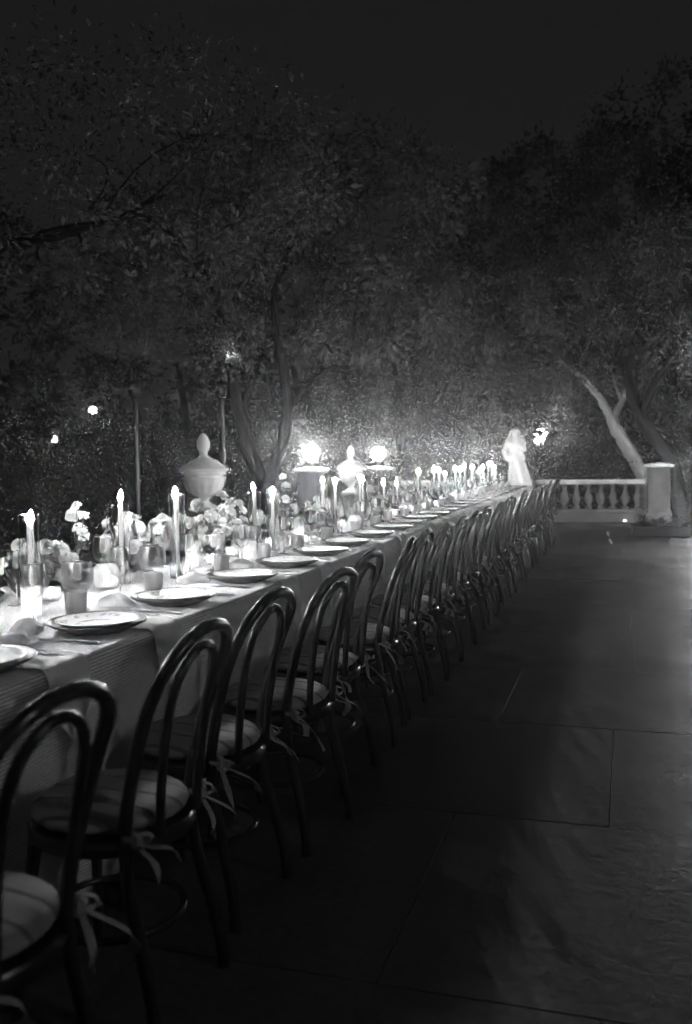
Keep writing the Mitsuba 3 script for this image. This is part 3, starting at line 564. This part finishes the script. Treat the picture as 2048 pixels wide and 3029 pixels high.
# ------------------------------------------------------------------ place settings
def blade(w0, w1, L, th=.003):
    n = 12; t = np.linspace(0, 1, n); w = w0 + (w1 - w0) * t
    return w, t
def cutlery(kind):
    def slab(y, w, th=.0028, lift=None):
        y, w = np.asarray(y), np.asarray(w); z = np.zeros_like(y) if lift is None else np.asarray(lift); n = len(y)
        v = np.stack([np.stack([y, -w, z], 1), np.stack([y, w, z], 1), np.stack([y, w * .7, z + th], 1), np.stack([y, -w * .7, z + th], 1)], 1).reshape(-1, 3); f = []
        for i in range(n - 1):
            for j in range(4): f.append([4 * i + j, 4 * i + 4 + j, 4 * i + 4 + (j + 1) % 4, 4 * i + (j + 1) % 4])
        f = np.array(f); e = 4 * (n - 1)
        return trimesh.Trimesh(v, np.vstack([f[:, [0, 1, 2]], f[:, [0, 2, 3]], [[0, 1, 2], [0, 2, 3], [e, e + 2, e + 1], [e, e + 3, e + 2]]]), process=False)
    h = slab([.11, .09, .03, -.02], [.010, .0105, .006, .0035], .0035, [.001, .001, .003, .004])
    if kind == 'fork':
        return join(h, slab([-.02, -.035, -.05], [.0035, .010, .0125], .0025, [.004, .003, .004]), *[slab([-.05, -.10], [.0017, .0012], .002, [.004, .007]) for _ in (0,)], *[moved(slab([-.05, -.10], [.0017, .0012], .002, [.004, .007]), (0, d, 0)) for d in (-.0098, -.0034, .0034, .0098)])
    if kind == 'knife':
        return join(h, slab([-.02, -.03, -.08, -.12, -.135], [.005, .008, .0095, .007, .001], .0022, [.003] * 5))
    y = np.linspace(-.02, -.085, 9); return join(h, slab(y, .020 * np.sqrt(np.clip(1 - ((y + .055) / .0335) ** 2, .02, 1)), .002, .003 + .004 * ((y + .055) / .03) ** 2))
CUT = {k: ply(cutlery(k), 'm_silver', smooth=30) for k in ('fork', 'knife', 'spoon')}
CHARGER = ply(lathe([(.0, .0), (.098, .0), (.104, .004), (.145, .020), (.162, .029), (.166, .034), (.163, .0365), (.15, .030), (.118, .017), (.0, .016)], 56), 'm_charger', smooth=50)
_pm = lathe([(.0, .0), (.075, .0), (.08, .003), (.09, .006), (.128, .015), (.135, .0175), (.1355, .0195), (.128, .0185), (.09, .0095), (.078, .0055), (.0, .0055)], 64)
PLATE = ply(_pm, 'm_plate', smooth=True, uv=np.asarray(_pm.vertices)[:, :2])
def flut(n, a): return lambda t, r, z: 1 + a * np.cos(t * n)
TUMBLER = ply(join(lathe([(.0, .0), (.030, .0), (.034, .004), (.0375, .05), (.039, .098)], 48, flut(16, .012)), lathe([(.0375, .098), (.036, .05), (.032, .012), (.0, .012)], 48), lathe([(.039, .098), (.0383, .0995), (.0375, .098)], 48)), 'm_tumbler', smooth=50)
WINE = glass([(.036, .001), (.034, .003), (.008, .008), (.0038, .02), (.0036, .085), (.008, .094), (.030, .108), (.044, .135), (.046, .155), (.042, .185), (.0365, .212), (.036, .215)], 32, [(.001, .6), (.003, .5), (.008, .8), (.02, 1), (.085, 1), (.094, .6), (.215, 1), (.212, .2)])
GOBLET = glass([(.040, .001), (.038, .003), (.009, .009), (.006, .02), (.006, .055), (.012, .063), (.044, .082), (.057, .112), (.060, .138), (.057, .165), (.0525, .182), (.052, .185)], 36, [(.001, .6), (.003, .5), (.009, .8), (.02, 1), (.055, 1), (.063, .7), (.185, 1), (.182, .2)])
def napkin_mesh(seed):
    g = np.random.default_rng(seed); nu, nv = 26, 13
    pts = [(-1.66, ZT + .006), (-1.58, ZT + .006), (-1.53, ZT + .0065), (-1.505, ZT + .004), (-1.493, ZT - .012), (-1.487, ZT - .06), (-1.484, ZT - .14), (-1.480, ZT - .24)]
    c = spline([(x, 0, z) for x, z in pts], nu); s = np.linspace(0, 1, nu); V = []
    for i in range(nu):
        w = .105 * (1 if s[i] < .72 else max(.05, (1 - s[i]) / .28)) * (1 - .1 * s[i]); t = np.linspace(-1, 1, nv)
        hang = max(0, (s[i] - .5) / .5)
        V.append(np.stack([c[i, 0] + hang * (.012 + .011 * np.sin(t * 4.5 + seed)) , w * t + .02 * hang * math.sin(seed), c[i, 2] + .002 * np.sin(t * 7 + s[i] * 6 + seed) * (hang == 0)], 1))
    V = np.array(V); i, j = np.meshgrid(np.arange(nu - 1), np.arange(nv - 1), indexing='ij')
    q = np.stack([i * nv + j, i * nv + j + 1, (i + 1) * nv + j + 1, (i + 1) * nv + j], -1).reshape(-1, 4)
    A = V.reshape(-1, 3); nrm = np.tile(np.array([.55, 0, .8]) * .0025, (len(A), 1))
    return np.vstack([A, A - nrm]), np.vstack([q[:, ::-1], q + len(A)])
NAP = [ply(napkin_mesh(s), 'm_napkin', smooth=True) for s in range(4)]
def mound(seed):
    me = trimesh.creation.icosphere(3, 1.0); v = np.asarray(me.vertices) * [.055, .075, .045]; v[:, 2] = np.maximum(v[:, 2], 0) ** 1.0
    me.vertices = v * (1 + .55 * (fb(v * 26 + seed * 3, 3, seed) - .5))[:, None] * [1, 1, 1.0]; return me
MOUND = [ply(mound(s), 'm_napkin', smooth=True) for s in range(3)]
SET_Y = [2.05, 2.64, 3.20, 3.85, 4.41, 4.96, 5.50, 6.11, 6.68, 7.16, 7.72, 8.26, 8.80] + [9.38 + .58 * k for k in range(11)]
g = np.random.default_rng(29)
ZC = ZT + .003
for i, y in enumerate(SET_Y):
    n = ordinal(i + 1); near = 'at %s near side place from the camera' % n; x = -1.685 + g.uniform(-.012, .012)
    whole(thing('charger_plate', 'dark charger plate ' + near, 'charger', 'dark chargers on the near side'), CHARGER, at(x, y, ZC))
    whole(thing('dinner_plate', 'pale patterned dinner plate ' + near, 'plate', 'dinner plates on the near side'), PLATE, at(x + g.uniform(-.006, .006), y + g.uniform(-.006, .006), ZC + .0185, g.uniform(0, 360)))
    tx, ty = (-1.86, y + .15) if i != 0 else (-1.90, y + .1)
    whole(thing('ribbed_tumbler', 'pale ribbed tumbler ' + near, 'tumbler', 'ribbed tumblers on the near side'), TUMBLER, at(tx + g.uniform(-.015, .015), ty + g.uniform(-.02, .02), ZC))
    whole(thing('water_goblet', 'round bowled clear goblet ' + near, 'goblet', 'clear goblets on the near side'), GOBLET, at(-1.99 + g.uniform(-.02, .02), y + .34 + g.uniform(-.03, .03), ZC))
    whole(thing('wine_glass', 'clear stemmed wine glass ' + near, 'wine glass', 'wine glasses on the near side'), WINE, at(-1.93 + g.uniform(-.02, .02), y + .02 + g.uniform(-.03, .03), ZC))
    if i % 3 != 2:
        whole(thing('napkin', 'pale napkin hanging over the table edge ' + near, 'napkin', 'napkins hanging over the table edge'), NAP[i % 4], at(.0, y + .12 + g.uniform(-.03, .03), 0))
    if i < 5:
        whole(thing('folded_napkin', 'crumpled grey napkin behind the plate ' + near, 'napkin', 'crumpled napkins behind the plates'), MOUND[i % 3], at(-1.90, y - .08, ZC, 40 * i))
    if i < 12:
        whole(thing('table_fork', 'silver fork left of the plate ' + near, 'fork', 'forks on the near side'), CUT['fork'], at(-1.66, y - .215, ZC, g.uniform(-4, 4)))
        whole(thing('table_knife', 'silver knife right of the plate ' + near, 'knife', 'knives on the near side'), CUT['knife'], at(-1.66, y + .205, ZC, g.uniform(-4, 4)))
        whole(thing('table_spoon', 'silver spoon beside the knife ' + near, 'spoon', 'spoons on the near side'), CUT['spoon'], at(-1.65, y + .24, ZC, g.uniform(-4, 4)))
for i in range(20):
    y = 3.0 + .62 * i; n = ordinal(i + 1); far = 'at %s far side place from the camera' % n
    whole(thing('charger_plate', 'dark charger plate ' + far, 'charger', 'dark chargers on the far side'), CHARGER, at(-2.53, y, ZC))
    whole(thing('dinner_plate', 'pale dinner plate ' + far, 'plate', 'dinner plates on the far side'), PLATE, at(-2.53, y, ZC + .0185, g.uniform(0, 360)))
    whole(thing('ribbed_tumbler', 'pale ribbed tumbler ' + far, 'tumbler', 'ribbed tumblers on the far side'), TUMBLER, at(-2.36, y - .13, ZC))
    whole(thing('water_goblet', 'round bowled clear goblet ' + far, 'goblet', 'clear goblets on the far side'), GOBLET, at(-2.33 + g.uniform(-.02, .02), y + .19, ZC))
    whole(thing('wine_glass', 'clear stemmed wine glass ' + far, 'wine glass', 'wine glasses on the far side'), WINE, at(-2.30 + g.uniform(-.02, .02), y + .03, ZC))
k = thing('bread_plate', 'small pale bread plate at the left edge', 'plate')
whole(k, PLATE, at(-1.80, 2.36, ZC, 0, .55))
whole(thing('bread_roll', 'pale round bread roll on the small plate at the left edge', 'bread roll'), ply(moved(mound(8), (0, 0, 0), None, .8), 'm_bread', smooth=True), at(-1.80, 2.36, ZC + .006))

# ------------------------------------------------------------------ candles
FLAME = lathe([(r * 1.5, z * 1.35) for r, z in [(.0, .0), (.0045, .003), (.0075, .009), (.0085, .015), (.0072, .023), (.0045, .032), (.0018, .039), (.0, .042)]], 12)
FL = ply(FLAME, smooth=True)
FLAME_L = 2050
def flame(parent, x, y, z, s=1.0, L=FLAME_L):
    part(parent, 'flame', {**FL, 'bsdf': {'type': 'ref', 'id': 'm_wax'}, 'emitter': emit(L)}, T().translate([x, y, z]).rotate([math.cos(x * 90 + y * 40), math.sin(x * 90 + y * 40), 0], 7 * math.sin(y * 77)).scale([s, s, s * (1 + .22 * math.sin(y * 53 + x * 31))]))
def taper_mesh(h): return lathe([(.0, .0), (.0112, .0), (.0112, h * .5), (.0108, h - .012), (.0095, h - .003), (.006, h - .001), (.0, h - .004)], 18)
TAPERS = {h: ply(taper_mesh(h), 'm_wax', smooth=45) for h in (.17, .25, .28, .20, .23, .26, .30)}
WICK = ply(tube(np.array([[0, 0, 0], [.0, .0006, .006], [.001, .001, .010]]), .0009, 5), 'm_wick')
TUBE_G = {h: glass([(.038, .0), (.0382, .006), (.0382, .012), (.0385, h - .008), (.0385, h - .004), (.0385, h)], 40, [(0, 1), (.006, 1), (h, 1), (h - .004, .7)]) for h in (.33, .36, .40)}
STICK = ply(lathe([(.0, .0), (.036, .0), (.037, .004), (.026, .012), (.015, .03), (.009, .05), (.0075, .08), (.0075, .125), (.011, .135), (.009, .14), (.012, .146), (.015, .155), (.0155, .172), (.0125, .172), (.012, .16), (.0, .16)], 24), 'm_brass', smooth=50)
LOW = ply(lathe([(.0, .0), (.030, .0), (.031, .005), (.012, .010), (.010, .05), (.016, .062), (.0165, .082), (.0125, .082), (.012, .07), (.0, .07)], 24), 'm_brass', smooth=50)
CAND = [(-2.03, 2.36, .26, 0, 'just beyond the left edge'), (-2.20, 3.00, .25, 0, 'at the left edge, nearest the camera'), (-2.20, 3.67, .30, 0, 'second from the left edge'), (-2.03, 3.89, .23, 1, 'in front of the nearer urn'), (-2.10, 5.01, .30, 0, 'just left of the forked tree'),
        (-2.05, 5.17, .26, 0, 'just right of the forked tree'), (-2.10, 6.29, .30, 0, 'below the left globe, no tall stick'), (-2.04, 6.40, .20, 1, 'on a tall stick below the left globe')]
_far = [7.12, 7.50, 7.98, 8.55, 9.40, 10.55, 10.85, 11.15, 11.45, 12.2, 12.4, 12.75, 13.05, 13.9, 14.2, 14.95, 15.25, 15.5]
g = np.random.default_rng(31)
for i, y in enumerate(_far):
    CAND.append((-2.10 + g.uniform(-.05, .05), y, (.30, .23, .26, .28, .20)[(i * 3) % 5] if i % 4 else .20, int(i % 4 == 0), '%s among the far candles' % ordinal(i + 1)))
for i, (x, y, h, stick, lb) in enumerate(CAND):
    zb = ZC + (.16 if stick else .07); m = at(x, y, ZC)
    s = thing('candlestick', 'brass candlestick under the candle ' + lb, 'candlestick', 'brass candlesticks along the table'); whole(s, STICK if stick else LOW, m)
    c = thing('taper_candle', 'lit white taper candle ' + lb, 'candle', 'lit taper candles along the table')
    ax, ta = x * 70 + y * 13, math.radians(2.2 * math.sin(y * 41 + i)); dx, dy, dz = math.sin(ax) * math.sin(ta), -math.cos(ax) * math.sin(ta), math.cos(ta)
    tl = lambda z: T().translate([x + dx * z, y + dy * z, zb + dz * z]).rotate([math.cos(ax), math.sin(ax), 0], math.degrees(ta))
    part(c, 'wax', TAPERS[h], tl(0)); part(c, 'wick', WICK, tl(h - .004)); flame(c, x + dx * (h + .003), y + dy * (h + .003), zb + dz * (h + .003))
    tb = thing('glass_chimney', 'clear glass chimney round the candle ' + lb, 'glass chimney', 'glass chimneys round the candles')
    hh = .36 if not stick else .40
    whole(tb, TUBE_G[hh], m)
CUP_A = ply(join(lathe([(.0, .0), (.031, .0), (.033, .004), (.035, .055), (.036, .112)], 64, flut(20, .02)), lathe([(.036, .112), (.0352, .1135), (.0343, .112)], 64)), 'm_cup', smooth=60)
CUP_B = ply(join(lathe([(.0, .0), (.026, .0), (.033, .008), (.036, .028), (.034, .052)], 48, flut(16, .02)), lathe([(.034, .052), (.0332, .0535), (.0325, .052)], 48)), 'm_cup', smooth=60)
CUP_C = ply(join(lathe([(.0, .0), (.042, .0), (.050, .012), (.053, .045), (.050, .085), (.043, .105)], 72, flut(24, .022)), lathe([(.043, .105), (.042, .1065), (.041, .105)], 72)), 'm_cup', smooth=60)
CUPS = {'A': (CUP_A, 'tall fluted glass votive', .027), 'B': (CUP_B, 'squat ribbed glass votive', .027), 'C': (CUP_C, 'wide ribbed glass votive', .036)}
DISC = {k: ply(lathe([(.0, .003), (r, .003), (r, .016), (.0, .016)], 24), 'm_wax', smooth=40) for k, (_, _, r) in CUPS.items()}
VOT = [(-2.04, 2.78, 'A'), (-2.22, 3.16, 'B'), (-2.19, 3.52, 'C'), (-2.14, 4.26, 'A'), (-2.10, 4.42, 'B'), (-2.16, 4.80, 'B'), (-1.98, 4.62, 'C'), (-2.14, 5.35, 'B'), (-2.02, 5.60, 'B'), (-2.17, 5.95, 'A'), (-2.0, 6.75, 'C'), (-2.15, 6.9, 'B')]
for i in range(20): VOT.append((-2.1 + g.uniform(-.11, .13), 7.35 + .42 * i + g.uniform(-.08, .08), 'BABCBA'[i % 6]))
for i, (x, y, t) in enumerate(VOT):
    cup, nm, r = CUPS[t]
    v = thing('votive_candle', 'glowing %s, %s votive from the camera along the table' % (nm, ordinal(i + 1) if i < 30 else ('last but one' if i == 30 else 'last')), 'votive candle', 'glowing votive candles along the table')
    part(v, 'cup', cup, at(x, y, ZC, g.uniform(0, 90))); part(v, 'wax', DISC[t], at(x, y, ZC)); flame(v, x, y, ZC + .019, .8, 17)

# ------------------------------------------------------------------ flowers
def petal(L, W, curl, n=4, m=3):
    s, t = np.meshgrid(np.linspace(0, 1, n + 1), np.linspace(-1, 1, m), indexing='ij')
    w = W * np.sin(np.clip(.12 + s * .80, 0, 1) * PI) ** .7
    x = L * s; y = w * t; z = curl * L * s ** 2 + .35 * w * t ** 2
    v = np.stack([x, y, z], -1).reshape(-1, 3); i, j = np.meshgrid(np.arange(n), np.arange(m - 1), indexing='ij')
    q = np.stack([i * m + j, (i + 1) * m + j, (i + 1) * m + j + 1, i * m + j + 1], -1).reshape(-1, 4)
    return v, q
def flower_mesh(kind, seed):
    g = np.random.default_rng(seed); V, F, o = [], [], 0
    rings_ = {'rose': [(4, .016, .020, 78, .2), (5, .024, .020, 66, .1), (6, .031, .021, 50, -.1), (7, .036, .022, 30, -.25), (7, .038, .023, 10, -.35)],
              'ruffle': [(7, .018, .010, 80, .3), (9, .026, .012, 62, .2), (11, .032, .013, 42, .1), (12, .035, .014, 20, -.1), (12, .035, .014, -4, -.2)],
              'open': [(7, .012, .006, 75, .2), (6, .032, .016, 34, -.15), (7, .033, .015, 12, -.3)],
              'bud': [(3, .022, .017, 82, .1), (4, .028, .018, 74, .0), (5, .030, .018, 62, -.1)]}[kind]
    for (n, L, W, el, cu) in rings_:
        a0 = g.uniform(0, 6)
        for k in range(n):
            v, q = petal(L * g.uniform(.9, 1.1), W, cu + g.uniform(-.1, .1))
            if kind == 'ruffle': v = v + [0, 0, 1] * (g.normal(size=(len(v), 1)) * .0022)
            e = math.radians(el + g.uniform(-7, 7)); a = a0 + 2 * PI * k / n + g.uniform(-.15, .15)
            v = v + [.003, 0, 0]
            v = v @ Rotation.from_euler('y', -e).as_matrix().T @ Rotation.from_euler('z', a).as_matrix().T
            V.append(v); F.append(q + o); o += len(v)
    return np.vstack(V), np.vstack(F)
FLW = {}
for kd, nn in (('rose', 3), ('ruffle', 2), ('open', 2), ('bud', 1)):
    for s in range(nn):
        me = flower_mesh(kd, 700 + s)
        FLW[kd, s, 0] = ply(me, 'm_petal', smooth=True); FLW[kd, s, 1] = ply(me, 'm_petal_grey', smooth=True)
KINDS = [k for k in FLW if k[2] == 0]
VASE = {'bowl': glass([(.0, .002), (.045, .002), (.046, .006), (.015, .016), (.014, .03), (.05, .045), (.075, .07), (.08, .10), (.078, .112), (.078, .115)], 36, [(.002, .4), (.006, .5), (.016, .9), (.03, .9), (.115, 1)]),
        'bud': glass([(.0, .002), (.03, .002), (.034, .012), (.036, .04), (.028, .075), (.014, .10), (.013, .13), (.017, .14)], 28, [(.002, .6), (.012, .2), (.14, 1)]),
        'dish': ply(join(lathe([(.0, .0), (.05, .0), (.052, .006), (.08, .04), (.095, .075), (.098, .09)], 40), lathe([(.098, .09), (.095, .092), (.09, .078), (.06, .03), (.0, .025)], 40)), 'm_charger', smooth=50)}
MOUTH = {'bowl': .10, 'bud': .135, 'dish': .075}
def facing(d):
    d = np.asarray(d, float) / np.linalg.norm(d); a = np.cross([0, 0, 1.0], d)
    if np.linalg.norm(a) < 1e-6: return np.eye(3)
    ang = math.acos(np.clip(d[2], -1, 1)); return Rotation.from_rotvec(a / np.linalg.norm(a) * ang).as_matrix()
def arrangement(x, y, n, spread, h0, h1, vase, label, seed, nleaf=60, dark=.25, size=1.0, heads=None):
    g = np.random.default_rng(seed)
    k = thing('flower_arrangement', label, 'flowers', 'white flower arrangements along the table')
    part(k, 'vase', VASE[vase], at(x, y, ZC))
    mz = MOUTH[vase]; stems = []; lc = []
    for i in range(n):
        if heads is not None and i < len(heads): px, py, pz = heads[i]
        else:
            a = g.uniform(0, 2 * PI); rr = spread * math.sqrt(g.uniform(.02, 1)); px, py = rr * math.cos(a), rr * math.sin(a) * 1.15
            pz = h0 + (h1 - h0) * g.uniform(0, 1) * (1 - .55 * (rr / spread) ** 2)
        mouth = np.array([px * .12, py * .12, mz - .02]); head = np.array([px, py, pz])
        mid = (mouth + head) / 2 + np.array([px * .12, py * .12, .02])
        p = spline([mouth - [0, 0, .04], mouth, mid, head], 10); stems.append(tube(p, .0017, 5)); lc.append(p[4:8])
        d = np.array([px * 1.6 + .12 * g.normal(), py * 1.6 + .12 * g.normal(), .16 + .3 * g.random() * spread])
        if g.random() < .45: d += np.array([.12, -.16, 0])
        kd = KINDS[g.integers(len(KINDS))]; kd = (kd[0], kd[1], int(g.random() < dark))
        R3 = facing(d); s = size * g.uniform(.75, 1.15); M = np.eye(4); M[:3, :3] = R3 * s; M[:3, 3] = [x + px, y + py, ZC + pz]
        part(k, 'flower', FLW[kd], T(M))
    part(k, 'stems', ply(moved(join(*stems), (x, y, ZC)), 'm_stem', smooth=True))
    c = np.vstack(lc); c = c[g.integers(len(c), size=nleaf)] + g.normal(size=(nleaf, 3)) * [.022, .022, .02]; c[:, 2] = np.maximum(c[:, 2], .03)
    part(k, 'foliage', ply(moved(leaves(c, .045, .0, seed, .2, .45), (x, y, ZC)), 'm_leaf'))
arrangement(-2.40, 3.26, 28, .21, .09, .25, 'dish', 'low dark dish of white flowers and greenery at the left edge', 801, 150, .3)
arrangement(-2.40, 3.62, 5, .05, .20, .34, 'bud', 'tall narrow vase with a stack of four white blossoms at left', 802, 20, .1, 1.0, [(.01, -.01, .355), (-.02, .0, .315), (.03, .01, .31), (.015, .0, .25), (.02, .02, .22)])
arrangement(-2.38, 4.02, 16, .14, .12, .29, 'bowl', 'white flowers in a glass bowl behind the second candle', 803, 50, .2)
arrangement(-2.40, 4.30, 14, .13, .13, .30, 'bowl', 'white flowers left of the tall brass candlestick', 804, 50, .2)
arrangement(-2.20, 4.60, 36, .21, .08, .32, 'bowl', 'largest bunch of white flowers, in front of the nearer urn', 805, 150, .15, .9, [(.02, .12, .35), (.10, .18, .30), (-.08, .0, .31)])
arrangement(-2.36, 5.35, 18, .16, .10, .30, 'bowl', 'white flowers right of the forked tree, the nearer bunch', 806, 60, .15)
arrangement(-2.22, 5.75, 7, .10, .16, .34, 'bud', 'three round white blossoms on tall stems before the left pier', 807, 40, .05, 1.0, [(-.05, -.03, .33), (.03, .02, .37), (.04, -.02, .28), (-.02, .1, .43)])
arrangement(-2.10, 6.05, 15, .15, .10, .24, 'bowl', 'white flowers just before the brass stick below the left globe', 808, 60, .2)
arrangement(-2.45, 4.85, 8, .10, .10, .24, 'bowl', 'white flowers at the far edge, behind the largest bunch', 809, 50, .2)
arrangement(-2.42, 6.2, 9, .12, .10, .27, 'bowl', 'white flowers at the far edge below the left globe', 810, 60, .2)
for i, y in enumerate((6.85, 7.7, 8.3, 9.0, 9.8, 10.3, 11.0, 11.8, 12.6, 13.5, 14.5, 15.2)):
    arrangement(-2.2 + (.08 if i % 2 else -.06), y, 15 if y < 10 else 10, .17, .09, .28, ('bowl', 'bud', 'dish')[i % 3], '%s of the far white flower bunches counted from the camera' % ordinal(i + 1), 820 + i, 60, .25)

# ------------------------------------------------------------------ mist standing in for lens glow
if HAZE:
    scene['haze'] = {'type': 'cube', 'to_world': T().translate([-3, 12, 5.5]).scale([36, 36, 7.0]), 'bsdf': {'type': 'null'}, 'interior': {'type': 'ref', 'id': 'air'}}
    labels['haze'] = {'kind': 'stuff', 'label': 'thin mist standing in for lens glow round the candle flames and lamps'}
